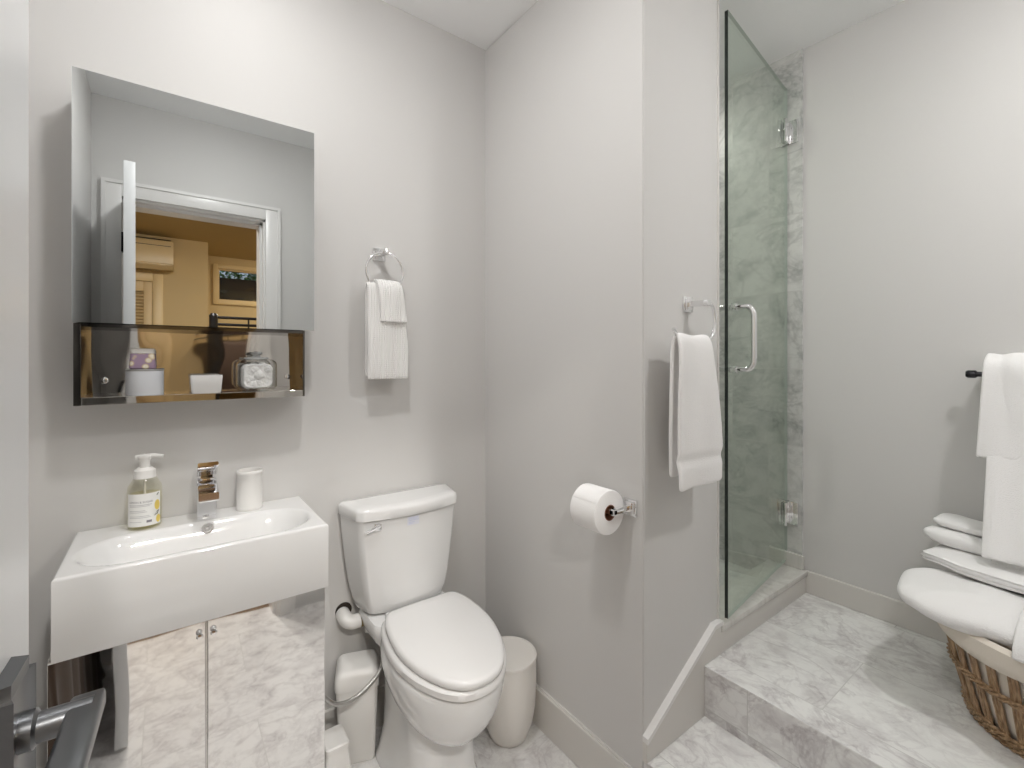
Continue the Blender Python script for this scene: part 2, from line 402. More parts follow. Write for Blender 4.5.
box(bm, DX0 + .012, DX0 + .024, -.16, -.06, 0, DH - .012); box(bm, DX1 - .024, DX1 - .012, -.16, -.06, 0, DH - .012); box(bm, DX0 + .012, DX1 - .012, -.16, -.06, DH - .024, DH - .012)
obj('jamb', bm, TRIMW, cs, smooth=False)

# ------------------------------------------------------------------ the open bathroom door
hinge = V((-.153, YF + .004, 0)); tip = V((-.091, .55, 0))
dv = (tip - (hinge + V((.033, 0, 0)))).normalized(); dn = V((-dv.y, dv.x, 0))     # dn points to -X
DW = (tip - (hinge + V((.033, 0, 0)))).length
D = sroot('door_1', 'white open door with dark metal lever handle', 'door', hinge)
XF = M4.Translation(hinge + V((.033, 0, 0))) @ M4(((dn.x, dv.x, 0, 0), (dn.y, dv.y, 0, 0), (0, 0, 1, 0), (0, 0, 0, 1)))   # local: x away from the room (behind), y along the leaf
obj('leaf', box(B(), 0, .035, 0, DW, .012, 1.965, .0015, xf=XF), mat('white door paint', (.78, .79, .80), .28), D)
bm = B(); 
prism(bm, [(-.013, DW - .094), (-.0105, DW - .088), (-.0105, DW - .048), (-.013, DW - .042), (0, DW - .042), (0, DW - .094)], .80, .986)
prism(bm, [(-.0105, DW - .088), (-.0105, DW - .048), (0, DW - .044), (0, DW - .092)], .986, .996)
bmesh.ops.transform(bm, matrix=XF, verts=bm.verts)
h = obj('handle_plate', bm, LEVER, D, angle=25)
bm = B(); yk = DW - .068
lathe(bm, [(0, 0), (.0135, 0), (.0135, .008), (.0105, .010), (.0105, .040), (0, .040)], (0, 0, 0), 20, xf=M4.Translation((-.010, yk, .950)) @ M4.Rotation(-pi / 2, 4, 'Y'))
box(bm, -.056, -.035, yk - .125, yk + .013, .945, .959, .003, 3)
bmesh.ops.transform(bm, matrix=XF, verts=bm.verts)
obj('lever', bm, LEVER, h)
bm = B()
for z in (.90, .84): lathe(bm, [(0, 0), (.0035, 0), (.003, .0015), (0, .002)], (0, 0, 0), 12, xf=XF @ M4.Translation((-.012, yk, z)) @ M4.Rotation(-pi / 2, 4, 'Y'))
obj('screw', bm, CHROME, h)
for z in (.25, 1.05, 1.72):
    bm = B(); lathe(bm, [(0, 0), (.007, 0), (.007, .09), (0, .09)], (hinge.x - .004, hinge.y + .026, z), 14)
    box(bm, hinge.x - .012, hinge.x + .03, hinge.y + .0, hinge.y + .004, z, z + .09)
    obj('hinge', bm, BLACK, D)

# ------------------------------------------------------------------ lamps
def lamp(x, y, label, s, col, group):
    t = thing('ceiling_light', label, 'ceiling light', (x, y, ZC), group)
    obj('trim_ring', lathe(B(), [(.058, 0), (.085, 0), (.085, -.006), (.078, -.010), (.058, -.010)], (x, y, ZC), 36), TRIMW, t)
    obj('diffuser', lathe(B(), [(.058, -.004), (.056, -.012), (.047, -.018), (.022, -.022), (0, -.023)], (x, y, ZC), 36), emit('lamp diffuser ' + label[:12] + str(s), col, s), t)
WH = (1, .99, .975)
lamp(.155, 1.17, 'round ceiling light over the mirror and basin', LAMP * .18, WH, 'bathroom ceiling lights')
lamp(.24, .70, 'round ceiling light inside the bathroom doorway', LAMP * 1.03, WH, 'bathroom ceiling lights')
lamp(1.30, -.20, 'round ceiling light over the marble landing', LAMP * 1.15, WH, 'bathroom ceiling lights')
lamp(1.55, 1.35, 'round ceiling light inside the glass shower', LAMP * .42, (1, .97, .92), 'bathroom ceiling lights')
for i, (x, y, l) in enumerate([(1.6, -1.1, 'round bedroom ceiling light over the bunk bed end'), (1.35, -2.7, 'round bedroom ceiling light before the window'), (-.10, -.90, 'round bedroom ceiling light just outside the bathroom doorway'), (.22, -.98, 'round bedroom ceiling light beside the bunk bed ladder end')]):
    lamp(x, y, l, ROOM * (1.2 if i > 1 else 1.2), (1, .965, .91) if i > 1 else (1, .88, .70), 'bedroom ceiling lights')  # the last two are unseen, added to brighten the lower bathroom through the doorway

# ------------------------------------------------------------------ wash basin
SX0, SX1, SY0, SY1, SZ0, SZ1 = -.171, .326, 1.203, 1.508, .652, .81
S = thing('wash_basin', 'white rectangular ceramic basin mounted above the mirrored vanity', 'sink', (.0775, 1.5, SZ0))
def basin():
    bm = B(); rr = .006
    def lin(a, b, n): 
        base = [a + (b - a) * i / n for i in range(n + 1)]
        return sorted(set([a, a + rr * .1, a + rr * .3, a + rr * .6, a + rr, b - rr, b - rr * .6, b - rr * .3, b - rr * .1, b] + [x for x in base if a + rr < x < b - rr]))
    xs, ys = lin(SX0, SX1, 110), lin(SY0, SY1, 64)
    bx0, bx1, by0, by1 = SX0 + .022, SX1 - .022, SY0 + .018, SY1 - .098
    cy, hy = (by0 + by1) / 2, (by1 - by0) / 2; rad = hy * .98
    def h(x, y):
        e = min(x - SX0, SX1 - x, y - SY0, SY1 - y); z = SZ1
        if e < rr: z -= rr - math.sqrt(max(0, rr * rr - (rr - e) ** 2))
        cx = max(bx0 + rad, min(bx1 - rad, x)); q = math.hypot(x - cx, y - cy)
        d = rad - q                     # inside depth of the stadium
        if d > -.006:
            t = max(0, min(1, (d + .006) / .055)); s = t * t * (3 - 2 * t)
            z -= .085 * s
        return z
    g = [[bm.verts.new((x, y, h(x, y))) for x in xs] for y in ys]
    for j in range(len(ys) - 1):
        for i in range(len(xs) - 1): bm.faces.new((g[j][i], g[j][i + 1], g[j + 1][i + 1], g[j + 1][i]))
    ring = g[0] + [r[-1] for r in g[1:]] + g[-1][-2::-1] + [r[0] for r in g[-2:0:-1]]
    low = [bm.verts.new((v.co.x, v.co.y, SZ0 + .002)) for v in ring]; n = len(ring)
    cxm, cym = (SX0 + SX1) / 2, (SY0 + SY1) / 2
    lo2 = [bm.verts.new((cxm + (v.co.x - cxm) * .99, cym + (v.co.y - cym) * .985, SZ0)) for v in ring]
    for i in range(n):
        k = (i + 1) % n
        bm.faces.new((ring[i], ring[k], low[k], low[i])); bm.faces.new((low[i], low[k], lo2[k], lo2[i]))
    bm.faces.new(lo2); return bm
obj('bowl', basin(), CERAM, S, angle=50)
xo = M4.Rotation(R(62), 4, 'X')
bm = B(); lathe(bm, [(.0035, .001), (.0035, .003), (.006, .003), (.006, .001)], (0, 0, 0), 24, xf=M4.Translation((.085, 1.3975, .7945)) @ xo)
lathe(bm, [(.0085, .001), (.0085, .004), (.0125, .004), (.0125, .0)], (0, 0, 0), 28, xf=M4.Translation((.085, 1.3975, .7945)) @ xo)
obj('overflow_cover', bm, CHROME, S)['label'] = 'chrome ringed overflow cover'
obj('drain', lathe(B(), [(0, .006), (.014, .005), (.019, .002), (.021, 0), (.021, -.004)], (.085, 1.315, .727), 28), CHROME, S)['label'] = 'chrome drain plug'

# faucet
F = thing('faucet', 'square chrome faucet on the basin ledge', 'faucet', (.085, 1.44, SZ1))
fx, fw = .085, .021
bm = B(); box(bm, fx - fw, fx + fw, 1.425, 1.468, SZ1, .915, .002)
obj('body', bm, CHROME, F)
bm = B(); prism(bm, [(1.43, .912), (1.43, .882), (1.352, .872), (1.350, .894)], fx - fw, fx + fw, 'x', bev=.0015)
obj('spout', bm, CHROME, F)
bm = B(); box(bm, fx - .013, fx + .013, 1.433, 1.460, .915, .924); prism(bm, [(1.466, .924), (1.466, .942), (1.378, .965), (1.376, .957), (1.42, .924)], fx - fw - .001, fx + fw + .001, 'x', bev=.0015)
obj('lever', bm, CHROME, F)

# soap bottle
bx, by = -.041, 1.456
T = thing('soap_bottle', 'clear pump soap bottle with lemon label beside the faucet', 'soap bottle', (bx, by, SZ1))
def rr_ring(cx, cy, z, hx, hy, r, n=8):
    P = []
    for (sx, sy, a0) in ((1, 1, 0), (-1, 1, 90), (-1, -1, 180), (1, -1, 270)):
        for k in range(n):
            a = R(a0 + 90 * k / (n - 1)); P.append(V((cx + sx * (hx - r) + r * cos(a), cy + sy * (hy - r) + r * sin(a), z)))
    return P
obj('bottle', lathe(B(), [(0, .001), (.028, .0), (.0335, .004), (.0345, .010), (.0345, .090), (.033, .102), (.024, .118), (.0175, .124), (.0175, .130)], (bx, by, SZ1), 40), SOAP, T)
obj('liquid', lathe(B(), [(0, .004), (.027, .004), (.0325, .009), (.0325, .082), (0, .082)], (bx, by, SZ1), 32), LIQ, T)
bm = B(); lathe(bm, [(.0, .146), (.014, .146), (.021, .140), (.0222, .121), (.021, .121), (.021, .125)], (bx, by, SZ1), 32)
obj('collar', bm, WPLAST, T)
bm = B(); lathe(bm, [(.0105, .145), (.0105, .163), (.0135, .168), (.0150, .172), (.014, .176), (0, .177)], (bx, by, SZ1), 24)
tube(bm, [(bx, by, SZ1 + .172), (bx + .018, by - .004, SZ1 + .1735), (bx + .036, by - .010, SZ1 + .171)], [.0065, .0055, .004], 10)
tube(bm, [(bx, by, SZ1 + .1725), (bx - .018, by + .003, SZ1 + .1715)], [.007, .005], 10)
obj('pump', bm, WPLAST, T)
tube_b = tube(B(), [(bx, by, SZ1 + .012), (bx, by, SZ1 + .13)], .0025, 8); obj('dip_tube', tube_b, WPLAST, T)
def wrap(a, z, r=.0349): return V((bx + r * sin(a), by - r * cos(a), SZ1 + z))     # a: angle to the right of the front
A0 = -1.15; A1 = 1.05
def patch(a0, a1, z0, z1, r, n=24):
    bm = B(); g = [[bm.verts.new(wrap(a0 + (a1 - a0) * i / n, z, r)) for i in range(n + 1)] for z in (z0, z1)]
    for i in range(n): bm.faces.new((g[0][i], g[0][i + 1], g[1][i + 1], g[1][i]))
    return bm
lab = obj('label', patch(A0, A1, .010, .088, .0349), LABEL, T)
bm = B()
for z, a1, hh in ((.0605, .42, .0016), (.0575, .30, .0012), (.047, .05, .0012), (.0435, .15, .0012), (.034, .28, .0012), (.0305, .36, .0012), (.0205, -.15, .0012)):
    merge(bm, patch(-.92, a1, z, z + hh, .0351))
obj('small_print', bm, GREYP, lab)
merge(bm2 := B(), patch(.12, .42, .018, .0235, .0351)); obj('volume_mark', bm2, DARKP, lab)
def disc_patch(a, z, ra, rz, r, n=20):
    bm = B(); c0 = bm.verts.new(wrap(a, z, r)); P = [bm.verts.new(wrap(a + ra * cos(2 * pi * i / n), z + rz * sin(2 * pi * i / n), r)) for i in range(n)]
    for i in range(n): bm.faces.new((c0, P[i], P[(i + 1) % n]))
    return bm
bm = disc_patch(.78, .056, .20, .0125, .0351); merge(bm, disc_patch(.86, .022, .17, .010, .0351)); obj('lemon_print', bm, YEL, lab)
bm = B(); P = [bm.verts.new(wrap(*q, .0353)) for q in ((.55, .031), (.75, .041), (.92, .043), (.80, .034))]; bm.faces.new(P); obj('leaf_print', bm, LEAF, lab); bm = B()
P = [bm.verts.new(wrap(*q, .0353)) for q in ((.70, .080), (.84, .0855), (.90, .085), (.80, .080))]; bm.faces.new(P); obj('leaf_print', bm, LEAF, lab)
def text_mesh(s, size):
    cu = bpy.data.curves.new('lettering', 'FONT'); cu.body = s; cu.size = size; cu.align_x = 'LEFT'; cu.resolution_u = 2
    o = bpy.data.objects.new('lettering', cu); C.objects.link(o)
    me = bpy.data.meshes.new_from_object(o.evaluated_get(bpy.context.evaluated_depsgraph_get()))
    bpy.data.objects.remove(o); bm = B(); bm.from_mesh(me); bpy.data.meshes.remove(me); return bm
bm = text_mesh('LEMON & SUGAR', .0066)
xw = max(v.co.x for v in bm.verts)
for v in bm.verts: v.co = wrap(-.92 + v.co.x / xw * 1.40, .066 + v.co.y * 1.0, .0352)
obj('lettering', bm, DARKP, lab, smooth=False)

# tumbler
T = thing('tumbler', 'white cylindrical bathroom tumbler on the basin ledge by the faucet', 'tumbler', (.186, 1.458, SZ1))
obj('cup', lathe(B(), [(0, .001), (.031, 0), (.0325, .004), (.0325, .008), (.0312, .010), (.0312, .096), (.0325, .098), (.0325, .104), (.031, .106), (.027, .106), (.0262, .103), (.026, .012), (0, .011)], (.186, 1.462, SZ1), 44), WPLAST, T)

# ------------------------------------------------------------------ vanity cabinet
VX0, VX1, VY = -.178, .321, 1.216
T = thing('vanity_cabinet', 'mirror-polished steel vanity cabinet under the white basin', 'cabinet', (.0775, 1.36, 0))
bm = B(); box(bm, VX0, VX1, VY + .012, 1.496, .06, SZ0 - .001); obj('carcass', bm, BRUSH, T, smooth=False)
bm = B(); box(bm, VX0 + .03, VX1 - .03, VY + .05, 1.49, 0, .06); obj('plinth', bm, BRUSH, T, smooth=False)
xm = .072
for x0, x1, kx in ((VX0, xm - .0022, xm - .013), (xm + .0022, VX1, xm + .013)):
    d = obj('door', box(B(), x0, x1, VY, VY + .011, .045, SZ0 - .004, .001), DOORST, T, angle=20)
    obj('knob', lathe(B(), [(0, .014), (.0055, .013), (.0065, .010), (.004, .006), (.003, 0)], (0, 0, 0), 18, xf=M4.Translation((kx, VY, .622)) @ M4.Rotation(pi / 2, 4, 'X')), CHROME, d)

# ------------------------------------------------------------------ mirror cabinet with open shelf
MX0, MX1, MY = -.166, .340, 1.398
T = thing('mirror_cabinet', 'frameless mirror cabinet with steel open shelf on the wall', 'mirror cabinet', (.09, YA, 1.12))
o = obj('mirror_panel', box(B(), MX0, MX1, MY, MY + .014, 1.304, 1.868), MIRROR, T, angle=20)
bm = B(); box(bm, MX0 + .004, .318, MY + .015, YA, 1.304, 1.862); obj('cabinet_box', bm, BRUSH, T, smooth=False)
KX0, KX1, KZ0, KZ1, KY = MX0 + .001, .3175, 1.117, 1.303, MY + .012
sh = obj('shelf_back', box(B(), KX0 + .012, KX1 - .004, YA - .006, YA - .001, KZ0 + .016, KZ1), STEEL, T, smooth=False)
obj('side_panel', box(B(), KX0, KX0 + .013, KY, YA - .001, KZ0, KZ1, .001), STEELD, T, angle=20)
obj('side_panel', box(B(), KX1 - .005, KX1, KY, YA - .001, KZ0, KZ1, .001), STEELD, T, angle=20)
obj('shelf_floor', box(B(), KX0 + .013, KX1 - .005, KY, YA - .001, KZ0, KZ0 + .018, .001), STEEL, T, angle=20)
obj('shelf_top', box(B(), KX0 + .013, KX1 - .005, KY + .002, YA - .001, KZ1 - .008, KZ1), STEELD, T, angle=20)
for x in (KX0 + .046, KX1 - .027):
    bm = B(); lathe(bm, [(0, .004), (.004, .0045), (.0075, .003), (.0075, 0)], (0, 0, 0), 20, xf=M4.Translation((x, YA - .006, 1.170)) @ M4.Rotation(pi / 2, 4, 'X'))
    box(bm, x - .004, x + .004, YA - .0112, YA - .0102, 1.1693, 1.1707)
    obj('screw', bm, CHROME, sh)
ZS = KZ0 + .018
# things on the shelf
T = thing('round_box', 'white frosted round box with grey lid on the steel shelf', 'box', (-.041, 1.462, ZS))
obj('body', lathe(B(), [(0, 0), (.0365, 0), (.0375, .002), (.0375, .058), (0, .058)], (-.041, 1.462, ZS), 44), FROST, T)
obj('lid', lathe(B(), [(0, .058), (.038, .058), (.038, .061), (.037, .0625), (0, .0625)], (-.041, 1.462, ZS), 44), mat('grey lid', (.30, .30, .29), .3), T)
T = thing('candle_jar', 'small purple floral candle on the round frosted box', 'candle', (-.045, 1.462, ZS + .0625))
loft(bm := B(), [rr_ring(-.045, 1.462, ZS + z, h_, h_, .008) for z, h_ in ((.0627, .0235), (.066, .026), (.100, .0235), (.101, .022))]); obj('body', bm, FLORAL, T)
loft(bm := B(), [rr_ring(-.045, 1.462, ZS + z, h_, h_, .008) for z, h_ in ((.101, .024), (.111, .024), (.113, .022))]); obj('lid', bm, CREAM, T)
T = thing('white_dish', 'small plain white tapered dish midway along the steel shelf', 'dish', (.085, 1.46, ZS))
loft(bm := B(), [rr_ring(.085, 1.458, ZS + z, hx, hy, .006) for z, hx, hy in ((0, .031, .026), (.002, .0325, .0275), (.044, .0355, .031), (.046, .035, .0305), (.046, .032, .0275), (.014, .0305, .026))]); obj('bowl', bm, CERAM, T)
T = thing('cotton_jar', 'square clear glass jar of cotton balls on the steel shelf', 'jar', (.202, 1.455, ZS))
def slabring(y, w_, h_, r): return [V((.202 + p.x, y, ZS + h_ + .001 + p.y)) for p in rr_ring(0, 0, 0, w_, h_, r)]
loft(bm := B(), [slabring(1.418, .037, .037, .014), slabring(1.415, .043, .041, .016), slabring(1.422, .046, .043, .018), slabring(1.490, .046, .043, .018), slabring(1.496, .043, .041, .016)], caps=True)
obj('body', bm, JAR, T)
lathe(bm := B(), [(.026, .086), (.030, .088), (.030, .092), (.012, .094), (.009, .097), (.015, .103), (.014, .107), (0, .109)], (.202, 1.456, ZS), 32); obj('lid', bm, mat('frosted glass lid', (.72, .74, .74), .15, Transmission_Weight=.5), T)
bm = B()
for i in range(46):
    x, y, z, q = .202 + random.uniform(-.026, .026), 1.455 + random.uniform(-.022, .022), ZS + .018 + random.uniform(0, .050), random.uniform(.012, .015)
    t = bmesh.new(); bmesh.ops.create_icosphere(t, subdivisions=2, radius=q, matrix=M4.Translation((x, y, z)))
    for v in t.verts: v.co += V((1, 1, 1)) * .002 * NZ.noise(v.co * 120)
    merge(bm, t)
loft(bm, [[V((.202 + p.x, y, ZS + .041 + p.y)) for p in rr_ring(0, 0, 0, w_, h_, .014)] for y, w_, h_ in ((1.428, .026, .022), (1.424, .033, .030), (1.43, .036, .033), (1.478, .036, .033), (1.485, .033, .030))])
tag(obj('cotton_wool', bm, COTTON), 'white cotton balls filling the square glass jar', 'cotton wool', kind='stuff')

# ------------------------------------------------------------------ towel ring and towels by the toilet
def wall_plate(bm, c, nrm, s=.021):
    n_ = V(nrm); q = n_.to_track_quat('Z', 'Y').to_matrix().to_4x4()
    box(bm, -s, s, -s, s, 0, .006, .0015, xf=M4.Translation(c) @ q)
    box(bm, -s * .72, s * .72, -s * .72, s * .72, .006, .011, .0015, xf=M4.Translation(c) @ q)
T = thing('towel_ring', 'round chrome towel ring on the wall above the toilet', 'towel ring', (.572, YA, 1.572))
wall_plate(bm := B(), (.572, YA, 1.572), (0, -1, 0)); obj('wall_plate', bm, CHROME, T, angle=25)
bm = B(); box(bm, .561, .581, 1.44, YA - .01, 1.562, 1.580, .002); obj('post', bm, CHROME, T, angle=25)
bm = B(); tube(bm, [(.571 + .062 * sin(2 * pi * i / 40), 1.452, 1.507 + .062 * cos(2 * pi * i / 40)) for i in range(40)], .0042, 10, closed=True); obj('ring', bm, CHROME, T)
yb = 1.452
def drape(yf, yk, ztop, zf, zb, f=1): return [(0, yk, zb), (0, yk, (zb + ztop) / 2), (0, yk - (yk - yf) * .06 * f, ztop - .02), (0, (yf + yk) / 2 + .006, ztop - .001), (0, (yf + yk) / 2 - .006, ztop - .001), (0, yf + (yk - yf) * .06, ztop - .02), (0, yf, (zf + ztop) / 2), (0, yf + .002, zf)]
def wa(t):
    k = abs(t - .5) * 2; return (.508 + (.004 if t < .5 else 0), .618 + .026 * min(1, k * 1.5))
tag(cloth('hand_towel', drape(1.436, 1.471, 1.466, 1.158, 1.168), (1, 0, 0), wa, .011, WAFFLE, nu=40, nv=18, ripple=.0025, seed=3),
    'white waffle hand towel hanging from the ring above the toilet', 'towel')
def wb(t): k = abs(t - .5) * 2; return (.534 + .012 * k, .616 + .020 * k)
tag(cloth('washcloth', drape(1.421, 1.4845, 1.476, 1.340, 1.37), (1, 0, 0), wb, .010, WAFFLE, nu=26, nv=12, ripple=.002, seed=8),
    'small white washcloth folded over the waffle hand towel', 'washcloth')

# ------------------------------------------------------------------ towel ring by the shower
T = thing('towel_ring', 'open chrome towel ring on the wall beside the shower', 'towel ring', (1.197, YC, 1.378))
wall_plate(bm := B(), (1.197, YC, 1.378), (0, -1, 0), .022); obj('wall_plate', bm, CHROME, T, angle=25)
bm = B(); box(bm, 1.187, 1.207, .695, YC - .01, 1.370, 1.386, .002); obj('post', bm, CHROME, T, angle=25)
bm = B(); tube(bm, catmull([(1.197, .70, 1.378), (1.214, .70, 1.377), (1.230, .70, 1.36), (1.2345, .70, 1.325), (1.222, .70, 1.29), (1.195, .70, 1.274), (1.16, .70, 1.271), (1.10, .70, 1.274), (1.06, .70, 1.282), (1.038, .70, 1.300)], 8), .0048, 12); obj('ring', bm, CHROME, T)
def wc(t):
    if t < .5: return (1.058, 1.19)
    k = (t - .5) * 2; return (1.036 - .004 * k, 1.182 + .052 * min(1, k * 1.3))
tag(cloth('bath_towel', [(0, .720, .912), (0, .720, 1.10), (0, .716, 1.25), (0, .706, 1.283), (0, .694, 1.285), (0, .684, 1.25), (0, .680, 1.08), (0, .681, .888)], (1, 0, 0), wc, .012, TERRY, nu=44, nv=18, ripple=.003, seed=5, groove=(.90, .93, .008)),
    'white towel with woven band on the ring beside the shower', 'towel')

# ------------------------------------------------------------------ toilet paper
T = thing('paper_holder', 'square chrome toilet paper holder on the corner wall', 'paper holder', (XB, .803, .826))
wall_plate(bm := B(), (XB, .803, .826), (-1, 0, 0), .022); obj('wall_plate', bm, CHROME, T, angle=25)
bm = B(); box(bm, .921, XB - .010, .795, .811, .818, .834, .002); box(bm, .921, .937, .795, .918, .818, .834, .003); obj('arm', bm, CHROME, T, angle=25)
T = thing('toilet_roll', 'full white toilet paper roll on the chrome holder', 'toilet paper', (.929, .866, .826))
XR = M4.Rotation(-pi / 2, 4, 'X')
bm = B(); lathe(bm, [(.0205, 0), (.0555, 0), (.0575, .001), (.058, .003), (.058, .087), (.0575, .089), (.0555, .090), (.0205, .090), (.0205, 0)], (0, 0, 0), 56, xf=M4.Translation((.929, .815, .821)) @ XR)
obj('paper', bm, PAPER, T)
bm = B(); lathe(bm, [(.0185, -.001), (.0205, -.001), (.0205, .091), (.0185, .091), (.0185, -.001)], (0, 0, 0), 32, xf=M4.Translation((.929, .815, .821)) @ XR); obj('core', bm, CARD, T)['label'] = 'brown cardboard core'
bm = B(); g = []
for i in range(9):
    a = R(98 + i * 6); g.append([bm.verts.new((.929 + .0592 * cos(a), yy, .821 + .0592 * sin(a))) for yy in (.818 + .010 * abs(sin(i * .4)), .86, .902)])
for i in range(8):
    for j in range(2): bm.faces.new((g[i][j], g[i][j + 1], g[i + 1][j + 1], g[i + 1][j]))
obj('loose_sheet', bm, PAPER, T)

# ------------------------------------------------------------------ toilet
TX = .626
BX = .619
T = thing('toilet', 'white two-piece toilet with closed lid against the wall', 'toilet', (TX, 1.2, 0))
def egg(z, hw, yf, yb, n=64, cx=BX, yc=None, p=2.0, q=2.6):
    if yc is None: yc = yf + (yb - yf) * .52
    P = []
    for i in range(n):
        a = 2 * pi * i / n; c_, s_ = cos(a), sin(a)
        e = q if s_ > 0 else p
        x = hw * math.copysign(abs(c_) ** (2 / e), c_); y = (yb - yc if s_ > 0 else yc - yf) * math.copysign(abs(s_) ** (2 / e), s_)
        P.append(V((cx + x, yc + y, z)))
    return P
HALF = [(.026, .9025), (.052, .914), (.081, .943), (.105, .985), (.124, 1.034), (.1385, 1.10), (.1415, 1.166), (.1345, 1.243), (.121, 1.29), (.108, 1.308), (.085, 1.314)]
def slant(p): return V(((p.x + (min(p.y, 1.33) - 1.166) * .083) * 1.026, p.y * 1.026, p.z))     # the bowl stands a little askew
def seat_ring(z, d=0.0, front=0.0):
    """The seat's outline: rounded front, straight narrower back; D grows it outwards."""
    loop = [(0, .900)] + HALF + [(0, 1.315)] + [(-x, y) for x, y in HALF[::-1]]
    P = catmull([(x, y, 0) for x, y in loop], 4, closed=True); out = []; n = len(P)
    for i, p_ in enumerate(P):
        t_ = (P[(i + 1) % n] - P[i - 1]).normalized(); nr = V((t_.y, -t_.x, 0))
        q_ = p_ + nr * d if d > -.02 else V((p_.x * (1 + d / .16), 1.11 + (p_.y - 1.11) * (1 + d / .2), 0))
        k = max(0, min(1, (1.2 - q_.y) / .3))
        out.append(slant(V((BX + q_.x, q_.y + front * k, z))))
    return out
bm = B()
loft(bm, [[slant(p) for p in egg(z, hw, yf, yb, q=q)] for z, hw, yf, yb, q in (
    (.170, .030, 1.13, 1.30, 2.2), (.185, .060, 1.075, 1.34, 2.3), (.21, .086, 1.03, 1.36, 2.4), (.245, .110, .985, 1.37, 2.5),
    (.285, .130, .950, 1.375, 2.6), (.325, .144, .927, 1.378, 2.7), (.365, .151, .914, 1.375, 2.8), (.392, .152, .911, 1.365, 2.9), (.405, .150, .913, 1.355, 2.9), (.411, .145, .919, 1.35, 2.9))])
loft(bm, [rr_ring(TX, 1.27 - .012 * k, z, hx, hy, .07) for k, z, hx, hy in ((0, 0, .112, .165), (0, .02, .113, .166), (0, .04, .106, .158), (1, .12, .099, .15), (1, .20, .098, .145), (1, .30, .10, .14), (1, .34, .09, .12))])
loft(bm, [rr_ring(TX, 1.405, z, hx, hy, .03) for z, hx, hy in ((.33, .085, .075), (.345, .10, .085), (.38, .126, .088), (.420, .136, .088), (.432, .130, .083))])
bw = obj('bowl', bm, CERAM, T, angle=50)
for sx in (-.1, .1):
    obj('bolt_cap', lathe(B(), [(.016, 0), (.015, .01), (.009, .017), (0, .019)], (TX + sx * 1.28, 1.25, 0), 20), CERAM, T)
bm = B(); loft(bm, [seat_ring(z, d, .012) for z, d in ((.413, .004), (.417, .010), (.432, .011), (.437, .006))]); obj('seat', bm, SEATM, T, angle=50)
bm = B(); loft(bm, [seat_ring(z, d) for z, d in ((.439, -.006), (.442, -.001), (.452, 0.0), (.458, -.003), (.4612, -.012), (.4632, -.04), (.464, -.075))]); obj('seat_lid', bm, SEATM, T, angle=60)
for sx in (-1, 1):
    bm = B(); box(bm, TX + sx * .075 - .018, TX + sx * .075 + .018, 1.335, 1.36, .430, .452, .006)
    obj('seat_hinge', bm, SEATM, T)
BOW = .030
def tank_ring(z, hx, y0, y1, r, n=9):
    P = rr_ring(TX, (y0 + y1) / 2, z, hx, (y1 - y0) / 2, r, n); Q = []
    for i in range(len(P)):
        a, b = P[i], P[(i + 1) % len(P)]; k = 8 if i % n == n - 1 else 1
        for j in range(k): Q.append(a.lerp(b, j / k))
    for p in Q:                                   # narrower and bowed towards the front
        k = (y1 - p.y) / (y1 - y0)
        if k > .5: p.y -= BOW * (1 - min(1, abs(p.x - TX) / hx) ** 2) * (k - .5) * 2
        p.x = TX + (p.x - TX) * (1 - .14 * k)
    return Q
bm = B(); loft(bm, [tank_ring(z, hx, y0, y1, r) for z, hx, y0, y1, r in (
    (.438, .134, 1.398, 1.470, .012), (.442, .146, 1.392, 1.478, .014), (.47, .156, 1.389, 1.484, .015), (.52, .167, 1.386, 1.490, .015), (.58, .176, 1.383, 1.494, .016), (.66, .185, 1.380, 1.496, .016), (.735, .191, 1.378, 1.497, .016))])
tk = obj('tank', bm, CERAM, T, angle=60)
bm = B(); loft(bm, [tank_ring(z, hx, y0, y1, r) for z, hx, y0, y1, r in (
    (.735, .191, 1.373, 1.498, .018), (.738, .196, 1.368, 1.502, .020), (.762, .196, 1.368, 1.502, .020), (.769, .193, 1.371, 1.500, .019), (.7735, .184, 1.380, 1.493, .018), (.775, .15, 1.40, 1.475, .015))]); obj('tank_lid', bm, CERAM, T, angle=60)
bm = B(); box(bm, .502, .524, 1.357, 1.374, .704, .727, .003); tube(bm, [(.516, 1.353, .721), (.498, 1.351, .716), (.474, 1.358, .706)], [.006, .0055, .0045], 10, flat=1.3); obj('flush_lever', bm, CHROME, T)['label'] = 'chrome flush lever'
def tank_front(x, z):                     # y of the tank's bowed front face
    k = (z - .66) / .075; y = 1.380 - .002 * k; hx = (.185 + .006 * k) * .86
    return y - BOW * (1 - ((x - TX) / hx) ** 2)
def on_tank(x0, x1, z0, z1, off, nx=4):
    bm = B(); g = [[bm.verts.new((x0 + (x1 - x0) * i / nx, tank_front(x0 + (x1 - x0) * i / nx, z) - off, z)) for i in range(nx + 1)] for z in (z0, z1)]
    for i in range(nx): bm.faces.new((g[0][i], g[0][i + 1], g[1][i + 1], g[1][i]))
    return bm
st = obj('sticker', on_tank(.602, .642, .704, .731, .0006), mat('pale sticker', (.72, .73, .80), .5), tk); st['label'] = 'pale blue sticker'
bm = B()
for z, x1 in ((.726, .638), (.722, .634), (.718, .640), (.7125, .628), (.7085, .622)): merge(bm, on_tank(.606, x1, z, z + .0018, .0010))
obj('sticker_print', bm, BLUEP, st)

